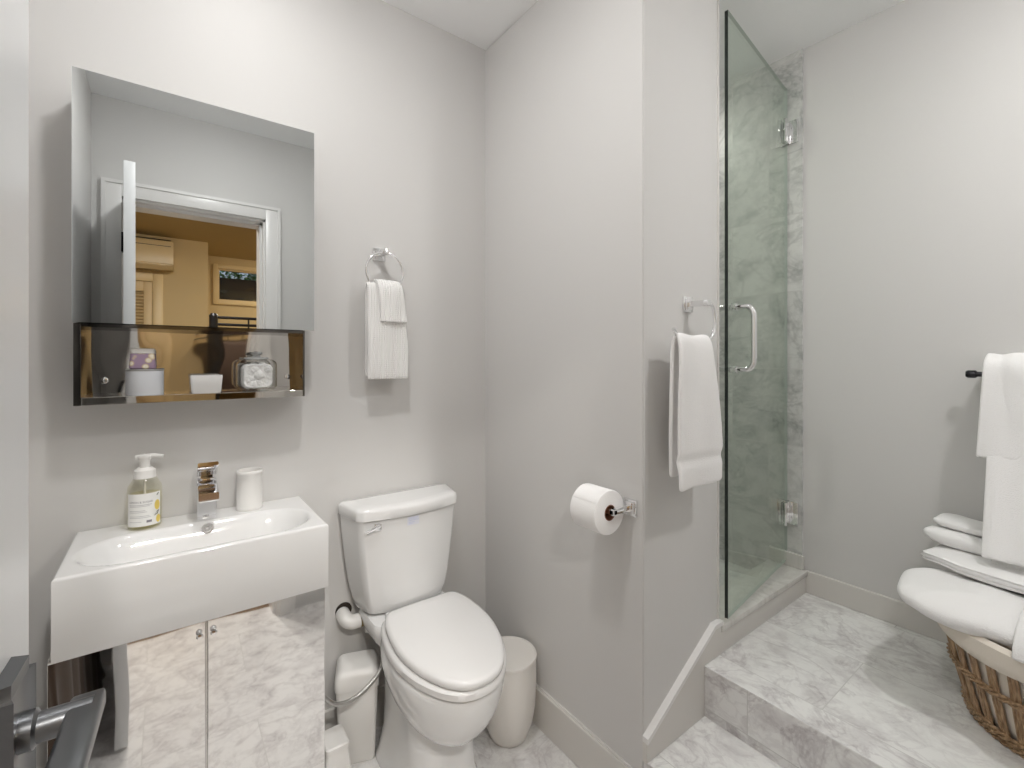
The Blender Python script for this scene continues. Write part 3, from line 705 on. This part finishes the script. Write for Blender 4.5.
# water inlet by the toilet
T = thing('water_pipe', 'white plastic elbow pipe and valve from wall to toilet', 'pipe', (.45, YA, .405))
obj('wall_hole', lathe(B(), [(0, .002), (.023, .002), (.026, .001), (.026, 0)], (0, 0, 0), 28, xf=M4.Translation((.456, YA, .418)) @ M4.Rotation(pi / 2, 4, 'X')), mat('dark wall hole', (.03, .022, .016), .9), T)
obj('elbow', tube(B(), catmull([(.452, YA - .001, .410), (.452, 1.487, .409), (.455, 1.472, .404), (.470, 1.464, .398), (.492, 1.462, .398)], 6), .0215, 18), WPLAST, T)
bm = B(); lathe(bm, [(0, 0), (.022, 0), (.022, .012), (0, .012)], (0, 0, 0), 8, xf=M4.Translation((.492, 1.462, .398)) @ M4.Rotation(pi / 2, 4, 'Y')); tube(bm, [(.504, 1.462, .398), (.53, 1.462, .40)], .010, 14)
tube(bm, [(.52, 1.462, .37), (.52, 1.462, .43)], .011, 14); obj('valve', bm, BRASS, T)['label'] = 'tarnished brass valve'
bm = B(); lathe(bm, [(0, 0), (.010, .001), (.012, .01), (.012, .022), (0, .024)], (0, 0, 0), 14, xf=M4.Translation((.52, 1.45, .398)) @ M4.Rotation(pi / 2, 4, 'X')); obj('valve_knob', bm, WPLAST, T)
bm = B(); tube(bm, catmull([(.52, 1.462, .43), (.522, 1.455, .437), (.53, 1.445, .446)], 6), .0065, 10); obj('tank_connector', bm, WPLAST, T)
obj('valve_cap', lathe(B(), [(0, .352), (.011, .352), (.012, .356), (.012, .372), (0, .374)], (.52, 1.462, 0), 14), WPLAST, T)
bm = B(); tube(bm, catmull([(.318, 1.30, .345), (.335, 1.305, .32), (.368, 1.31, .278), (.41, 1.315, .262), (.455, 1.322, .268), (.500, 1.335, .287), (.522, 1.352, .30), (.536, 1.375, .315)], 8), .0062, 12)
tag(obj('water_hose', bm, bump(mat('braided steel hose', (.55, .54, .52), .28, 1), 500, .5, .002)), 'braided steel hose curving between vanity and toilet', 'hose')

# bins
T = thing('slim_bin', 'slim white lidded plastic bin between vanity and toilet', 'bin', (.486, 1.418, 0))
RB = M4.Translation((.468, 1.412, 0)) @ M4.Rotation(R(-20), 4, 'Z')
def rings(spec): return [[RB @ p for p in rr_ring(0, cy_, z, hx, hy, r)] for z, hx, hy, r, cy_ in spec]
obj('body', loft(B(), rings(((.001, .048, .038, .008, .028), (.006, .051, .040, .010, .028), (.250, .059, .057, .012, .006), (.255, .057, .055, .012, .006)))), WPLAST, T)
obj('lid', loft(B(), rings(((.249, .062, .060, .014, .006), (.257, .063, .061, .016, .006), (.283, .062, .060, .016, .006), (.297, .054, .052, .014, .006), (.303, .044, .043, .012, .006)))), WPLAST, T)
T = thing('plastic_tub', 'low white tapered plastic tub against the vanity side', 'tub', (.370, 1.31, 0))
loft(bm := B(), [rr_ring(.370, 1.31, z, hx, hy, .008) for z, hx, hy in ((0, .046, .050), (.004, .047, .051), (.165, .030, .038), (.171, .029, .037))])
obj('tub_body', bm, WPLAST, T)
loft(bm := B(), [rr_ring(.370, 1.31, z, hx, hy, .008) for z, hx, hy in ((.171, .031, .040), (.183, .031, .040), (.186, .028, .037))]); obj('tub_lid', bm, WPLAST, T)
T = thing('round_bin', 'cream round plastic bin with rounded bottom beside the toilet', 'bin', (.888, 1.20, 0))
obj('body', lathe(B(), [(0, .001), (.052, .0), (.060, .004), (.064, .016), (.078, .050), (.087, .10), (.090, .16), (.091, .255), (0, .255)], (.896, 1.217, 0), 56), CREAM, T, angle=50)
obj('lid', lathe(B(), [(0, .255), (.092, .255), (.0925, .261), (.091, .265), (.0865, .2655), (.0855, .2642), (0, .2645)], (.896, 1.217, 0), 56), CREAM, T, angle=50)

# ------------------------------------------------------------------ shower door
th = R(7.5); H = V((1.975, .822, 0)); du = V((-cos(th), -sin(th), 0)); dn2 = V((sin(th), -cos(th), 0))   # dn2 faces the landing
XS = M4.Translation(H) @ M4(((du.x, dn2.x, 0, 0), (du.y, dn2.y, 0, 0), (0, 0, 1, 0), (0, 0, 0, 1)))
GW = .603
T = thing('shower_door', 'clear glass shower door standing ajar above the marble curb', 'shower door', H + V((0, 0, ZK)))
bm = B(); box(bm, 0, GW, -.005, .005, .428, 2.292, xf=XS)
bmesh.ops.recalc_face_normals(bm, faces=bm.faces)
for f in bm.faces: f.material_index = 0 if abs(f.normal.dot(dn2)) > .9 else (1 if f.normal.dot(du) > .9 else 2)
obj('glass_panel', bm, [GLASS, GEDGE, GRIM], T, smooth=False)
for z in (2.118, .618):
    bm = B()
    for s in (-1, 1): box(bm, -.004, .046, *sorted((s * .005, s * .015)), z - .045, z + .045, .003, xf=XS)
    box(bm, -.012, .012, -.012, .012, z - .045, z + .045, .002, xf=XS)
    box(bm, 1.973, 1.981, H.y - .045, H.y + .022, z - .045, z + .045, .002)
    hg = obj('hinge', bm, CHROME, T, angle=25)
    bm = B()
    for dz in (-.026, .026): lathe(bm, [(0, .003), (.005, .0025), (.006, 0)], (0, 0, 0), 14, xf=XS @ M4.Translation((.025, .015, z + dz)) @ M4.Rotation(-pi / 2, 4, 'X'))
    obj('hinge_screw', bm, CHROME, hg)
hs = .545; z0, z1 = 1.190, 1.387
hd = None
for s in (1, -1):
    bm = B(); q = lambda a, z: XS @ V((hs, s * a, z))
    tube(bm, catmull([q(.005, z1), q(.03, z1), q(.048, z1 - .004), q(.058, z1 - .02), q(.060, z1 - .04), q(.060, (z0 + z1) / 2), q(.060, z0 + .04), q(.058, z0 + .02), q(.048, z0 + .004), q(.03, z0), q(.005, z0)], 6), .0088, 16)
    o = obj('handle', bm, CHROME, T)
    for z in (z0, z1): obj('washer', lathe(B(), [(0, .0), (.0125, .0), (.0125, .006), (.0095, .007), (0, .007)], (0, 0, 0), 20, xf=XS @ M4.Translation((hs, s * .005, z)) @ M4.Rotation(-s * pi / 2, 4, 'X')), CHROME, o)

# ------------------------------------------------------------------ towel bar and towels
T = thing('towel_bar', 'dark metal towel bar on the landing wall', 'towel bar', (XD, 0, 1.178))
bxr = 1.925
bm = B(); tube(bm, [(bxr, .288, 1.178), (bxr, -.40, 1.178)], .0075, 16); obj('bar', bm, GUN, T)
for y in (.286, -.40):
    obj('end_cap', lathe(B(), [(0, -.012), (.009, -.011), (.0115, -.006), (.0115, .010), (.0085, .013), (0, .013)], (0, 0, 0), 20, xf=M4.Translation((bxr, y, 1.178)) @ M4.Rotation(pi / 2, 4, 'X')), GUN, T)
for y in (.18, -.36):
    bm = B(); tube(bm, [(bxr, y, 1.178), (XD, y, 1.178)], .007, 14); lathe(bm, [(0, 0), (.022, 0), (.022, .005), (.008, .008), (0, .008)], (0, 0, 0), 24, xf=M4.Translation((XD, y, 1.178)) @ M4.Rotation(-pi / 2, 4, 'Y')); obj('post', bm, GUN, T)
def dr(xf, xk, ztop, zf, zb): return [(xk, 0, zb), (xk, 0, (zb + ztop) / 2), (xk - .003, 0, ztop - .025), ((xf + xk) / 2 + .010, 0, ztop), ((xf + xk) / 2 - .010, 0, ztop), (xf + .004, 0, ztop - .025), (xf - .006, 0, (zf + ztop) / 2), (xf - .012, 0, zf)]
def dr2(xf, xk, ztop, zf, zb, out):
    H_ = ztop - .025 - zf
    return [(xk, 0, zb), (xk, 0, (zb + ztop) / 2), (xk - .003, 0, ztop - .025), ((xf + xk) / 2 + .010, 0, ztop), ((xf + xk) / 2 - .010, 0, ztop), (xf + .004, 0, ztop - .025),
            (xf - .2 * out, 0, ztop - .025 - .3 * H_), (xf - .6 * out, 0, ztop - .025 - .66 * H_), (xf - out, 0, zf)]
tag(cloth('bath_towel', dr2(1.908, 1.946, 1.196, .585, .75, .125), (0, 1, 0), lambda t: (.10, .226 + .006 * abs(t - .5)), .012, TERRY, nu=44, nv=22, ripple=.003, seed=21),
    'white towel peeking out lowest under the layered towels on the dark bar', 'towel')
tag(cloth('bath_towel', dr2(1.890, 1.962, 1.212, .690, .80, .135), (0, 1, 0), lambda t: (.128, .241), .012, TERRY, nu=44, nv=20, ripple=.003, seed=33),
    'long white towel directly beneath the short folded towel on the dark bar', 'towel')
tag(cloth('hand_towel', dr2(1.868, 1.976, 1.230, .945, 1.0, .03), (0, 1, 0), lambda t: (.150 + .02 * max(0, t - .5), .252 + .012 * max(0, t - .5) * 2), .014, TERRY, nu=40, nv=14, ripple=.003, seed=45),
    'short white folded towel on top of the layers on the dark bar', 'towel')
# ------------------------------------------------------------------ wicker basket
bc = V((1.722, .075, Z2)); RBs, RTp, BH = .178, .238, .235
T = thing('wicker_basket', 'brown wicker laundry basket with cream cloth liner on the landing', 'basket', bc)
def rad(z): return RBs + (RTp - RBs) * (z / BH) ** .8
obj('base', lathe(B(), [(0, .012), (RBs - .01, .012), (RBs - .006, .004), (RBs - .012, .0), (0, 0)], bc, 48), WICKER, T)
NR = 34
for k in range(NR):
    a = 2 * pi * k / NR; bm = B()
    for j in (-1, 0, 1):
        tube(bm, [bc + V((rad(z) * cos(a + j * .0066 / rad(z) + .0), rad(z) * sin(a + j * .0066 / rad(z)), z)) for z in (.004, .05, .1, .15, .2, BH)], .0034, 6)
    obj('stake', bm, WICKER, T)
for zc, nstr in ((.006, 3), (.022, 3), (.126, 3)):
    bm = B()
    for q in range(nstr):
        am = .0034
        P = []
        for i in range(240):
            a = 2 * pi * i / 240; ph = i * 2 * pi * 20 / 240 + q * 2 * pi / nstr; r_ = rad(zc) + .0055 + am * cos(ph)
            P.append(bc + V((r_ * cos(a), r_ * sin(a), zc + .002 + .0055 * sin(ph))))
        tube(bm, P, .0036, 6, closed=True)
    obj('woven_band', bm, WICKER, T)
bm = B(); tube(bm, [bc + V((RTp * cos(2 * pi * i / 60), RTp * sin(2 * pi * i / 60), BH)) for i in range(60)], .008, 10, closed=True); obj('rim', bm, WICKER, T)
n = 96; bm = B(); prof = [(.9, .016), (.955, .02), (.955, .1), (.955, .18), (.962, .225), (1.0, .252), (1.05, .245), (1.062, .22), (1.058, .200)]
rings_ = []
for f, z in prof:
    rings_.append([bc + V(((rad(min(z, BH)) * f + .002 * NZ.noise(V((i * .3, z * 20, 0)))) * cos(2 * pi * i / n), (rad(min(z, BH)) * f + .002 * NZ.noise(V((i * .3, z * 20, 4)))) * sin(2 * pi * i / n), z + (.006 * NZ.noise(V((i * .11, 3, 1))) if z < .23 and f > 1 else 0))) for i in range(n)])
loft(bm, rings_, caps=False)
obj('cloth_liner', bm, LINEN, T, angle=60, mods=(('SOLIDIFY', dict(thickness=.003, offset=0)),))['label'] = 'cream cloth liner folded over the rim'

# towels in the basket
def pillow_towel(label, c, half, rotz, tilt=0, layers=2, seed=0, ev=.75, eh=.42):
    """A folded towel: a soft slab with rounded folds and grooves between its layers."""
    hx, hy, hz = half; xf = M4.Translation(c) @ M4.Rotation(rotz, 4, 'Z') @ M4.Rotation(tilt, 4, 'X'); bm = B(); rows = []
    pw = lambda v, e: math.copysign(abs(v) ** e, v); nu, nv = 96, 40
    for j in range(1, nv):
        f = -pi / 2 + pi * j / nv; row = []
        zz = pw(sin(f), ev); k = pw(cos(f), ev)
        for m_ in range(1, layers):
            k *= 1 - .10 * math.exp(-((zz - (2 * m_ / layers - 1)) * hz / .0045) ** 2)
        for i in range(nu):
            a = 2 * pi * i / nu; p = V((hx * k * pw(cos(a), eh), hy * k * pw(sin(a), eh), hz * zz))
            p += V((.6, .6, 1)) * .011 * NZ.noise(V((p.x * 8 + seed, p.y * 8, p.z * 12))) + V((.3, .3, 1)) * .0045 * NZ.noise(V((p.x * 22 + p.y * 9, p.y * 16 + seed, seed)))
            row.append(bm.verts.new(xf @ p))
        rows.append(row)
    for a, b in zip(rows, rows[1:]):
        for i in range(nu): bm.faces.new((a[i], a[(i + 1) % nu], b[(i + 1) % nu], b[i]))
    bm.faces.new(rows[0]); bm.faces.new(rows[-1])
    return tag(obj('folded_towel', bm, TERRY, angle=180), label, 'towel')
pillow_towel('thick folded white towel bulging over the basket rim', (1.665, .150, Z2 + .262), (.150, .240, .042), R(6), R(4), 1, 61, ev=.85, eh=.62)
pillow_towel('thin flat white towel directly on the thick towel in the basket', (1.795, .200, Z2 + .328), (.090, .170, .016), R(-10), R(3), 3, 67, ev=.5, eh=.28)
pillow_towel('white folded towel between thin towel and topmost towel in the basket', (1.872, .210, Z2 + .368), (.068, .165, .026), R(-4), R(2), 1, 73, ev=.8, eh=.3)
pillow_towel('small white folded towel topmost in the basket pile', (1.900, .215, Z2 + .405), (.055, .145, .014), R(-4), R(2), 1, 79, ev=.7, eh=.3)

tag(cloth('bath_towel', [(1.80, 0, .652), (1.72, 0, .648), (1.62, 0, .642), (1.53, 0, .628), (1.485, 0, .602), (1.470, 0, .570)], (0, 1, 0), lambda t: (-.12, .145 + .012 * t), .014, TERRY, nu=34, nv=16, ripple=.004, seed=91),
    'white towel draped across the near end of the towels in the basket', 'towel')

# ------------------------------------------------------------------ brown cloth behind the door
bm = B(); nx, ny = 14, 50; g = []
for j in range(ny + 1):
    row = []
    for i in range(nx + 1):
        u, v = i / nx, j / ny; x = XE + .012 + u * .075 - .02 * v * u; y = .06 + v * .88
        e = min(1, 4 * min(u, 1 - u) + .0) * min(1, 5 * min(v, 1 - v))
        z = .006 + e * (.47 + .06 * sin(v * 38 + u * 5) + .04 * NZ.noise(V((u * 4, v * 9, 2))))
        row.append(bm.verts.new((x + .010 * sin(v * 52), y, z)))
    g.append(row)
for j in range(ny):
    for i in range(nx): bm.faces.new((g[j][i], g[j][i + 1], g[j + 1][i + 1], g[j + 1][i]))
tag(obj('brown_blanket', bm, BROWN, angle=180, mods=(('SOLIDIFY', dict(thickness=.006, offset=-1)), ('SUBSURF', dict(levels=1, render_levels=1)))), 'crumpled dark brown cloth on the floor behind the open door', 'cloth')

# ------------------------------------------------------------------ bedroom seen in the mirror
T = thing('air_conditioner', 'cream wall-mounted air conditioner above the closet door', 'air conditioner', (-.33, -2.9, 2.10))
bm = B(); prism(bm, [(-2.9, 2.09), (-2.76, 2.09), (-2.71, 2.13), (-2.70, 2.30), (-2.73, 2.36), (-2.9, 2.36)], -.72, .06, 'x', bev=.008); obj('housing', bm, ACW, T)
bm = B(); prism(bm, [(-2.758, 2.086), (-2.712, 2.12), (-2.708, 2.117), (-2.755, 2.082)], -.66, 0, 'x'); obj('flap', bm, ACW, T)
bm = B(); box(bm, -.70, .04, -2.706, -2.699, 2.300, 2.304); obj('seam', bm, BLACK, T)
bm = B(); prism(bm, [(-2.9, 2.362), (-2.74, 2.362), (-2.76, 2.376), (-2.9, 2.376)], -.70, .04, 'x'); obj('top_shadow_strip', bm, BLACK, T)  # black strip put in for the shadow gap above the unit
T = sroot('door_2', 'tan louvered closet door under the air conditioner', 'door', (-.37, -2.9, 0))
bm = B(); dx0, dx1 = -.74, -.10
box(bm, dx0 - .08, dx0, -2.9, -2.88, 0, 2.06, .003); box(bm, dx1, dx1 + .08, -2.9, -2.88, 0, 2.06, .003); box(bm, dx0, dx1, -2.9, -2.88, 1.98, 2.06, .003); obj('door_casing', bm, TANTRIM, T)
bm = B(); box(bm, dx0 + .004, dx0 + .07, -2.9, -2.875, .01, 1.975, .002); box(bm, dx1 - .07, dx1 - .006, -2.9, -2.875, .01, 1.975, .002); box(bm, dx0 + .07, dx1 - .07, -2.9, -2.875, 1.88, 1.975, .002); box(bm, dx0 + .07, dx1 - .07, -2.9, -2.875, .01, .14, .002); obj('door_frame', bm, TANDOOR, T)
bm = B()
for k in range(56): box(bm, dx0 + .07, dx1 - .07, -2.897, -2.878, 0, .006, xf=M4.Translation((0, 0, .155 + k * .031)) @ M4.Translation((0, -2.888, 0)) @ M4.Rotation(R(40), 4, 'X') @ M4.Translation((0, 2.888, 0)))
obj('louver_slats', bm, TANDOOR, T, smooth=False)
T = sroot('window_1', 'high bedroom window with green leaves outside', 'window', (.86, -3.6, 2.1))
bm = B()
for y0, y1, q in ((-3.605, -3.575, .03), (-3.66, -3.61, .0)):
    a0, a1, b0, b1 = WX0 - q, WX1 + q, WZ0 - q, WZ1 + q; f = .05 if q else .035
    box(bm, a0, a0 + f, y0, y1, b0, b1, .002); box(bm, a1 - f, a1, y0, y1, b0, b1, .002); box(bm, a0 + f, a1 - f, y0, y1, b0, b0 + f, .002); box(bm, a0 + f, a1 - f, y0, y1, b1 - f, b1, .002)
obj('window_frame', bm, TANTRIM, T)
obj('pane', box(B(), WX0 + .03, WX1 - .03, -3.64, -3.634, WZ0 + .03, WZ1 - .03), JAR, T, smooth=False)
struct('wall_window_well', box(B(), -.2, 2.2, -4.45, -4.35, 1.0, 2.30), SOIL, 'dark window well wall outside the bedroom window', 'wall')
struct('ground_outside', box(B(), -.6, 2.8, -6.0, -4.45, 2.2, 2.3), SOIL, 'dark ground outside the bedroom window', 'ground')
struct('floor_window_well', box(B(), -.2, 2.2, -4.35, -3.75, .95, 1.0), SOIL, 'dark floor of the window well', 'floor')
bm = B()
for i in range(2600):
    p = V((random.uniform(.1, 1.9), random.uniform(-5.0, -4.4), 2.30 + random.random() ** 1.3 * .55)); a, b = random.uniform(0, 6.3), random.uniform(-.9, .9); s = random.uniform(.02, .045)
    d1 = V((cos(a), sin(a), b)) * s; d2 = V((-sin(a), cos(a), random.uniform(-.5, .5))) * s * .5
    bm.faces.new([bm.verts.new(p + q) for q in (-d1, d2, d1, -d2)])
tag(obj('green_shrub', bm, GREEN, smooth=False), 'bright green leafy shrub outside the bedroom window', 'shrub')

T = thing('bunk_bed', 'black metal bunk bed with brown covered mattress in the bedroom', 'bed', (.75, -2.4, 0))
bx0, bx1, b0, b1 = .30, 1.28, -3.42, -1.50
for x in (bx0, bx1):
    for y in (b0, b1):
        bm = B(); tube(bm, [(x, y, 0), (x, y, 1.56)], .030, 14); lathe(bm, [(.030, 1.56), (.032, 1.565), (.020, 1.585), (0, 1.59)], (x, y, 0), 14); obj('post', bm, BLACK, T)
for y in (b0, b1):
    for z in (1.555, 1.50, 1.42, .35): obj('rail', tube(B(), [(bx0, y, z), (bx1, y, z)], .011, 10), BLACK, T)
    for x in (.54, .78, 1.03): obj('spindle', tube(B(), [(x, y, 1.42), (x, y, 1.555)], .007, 8), BLACK, T)
for x in (bx0, bx1):
    for z in (1.50, 1.42, .35): obj('rail', tube(B(), [(x, b0, z), (x, b1, z)], .011, 10), BLACK, T)
bm = B(); box(bm, bx0 + .02, bx1 - .02, b0 + .03, b1 + .02, .95, 1.36, .03, 3); obj('mattress', bm, COVER, T)['label'] = 'upper mattress under a brown cover'
bm = B(); box(bm, bx0 + .02, bx1 - .02, b0 + .03, b1 - .03, .36, .58, .03, 3); obj('mattress', bm, COVER, T)
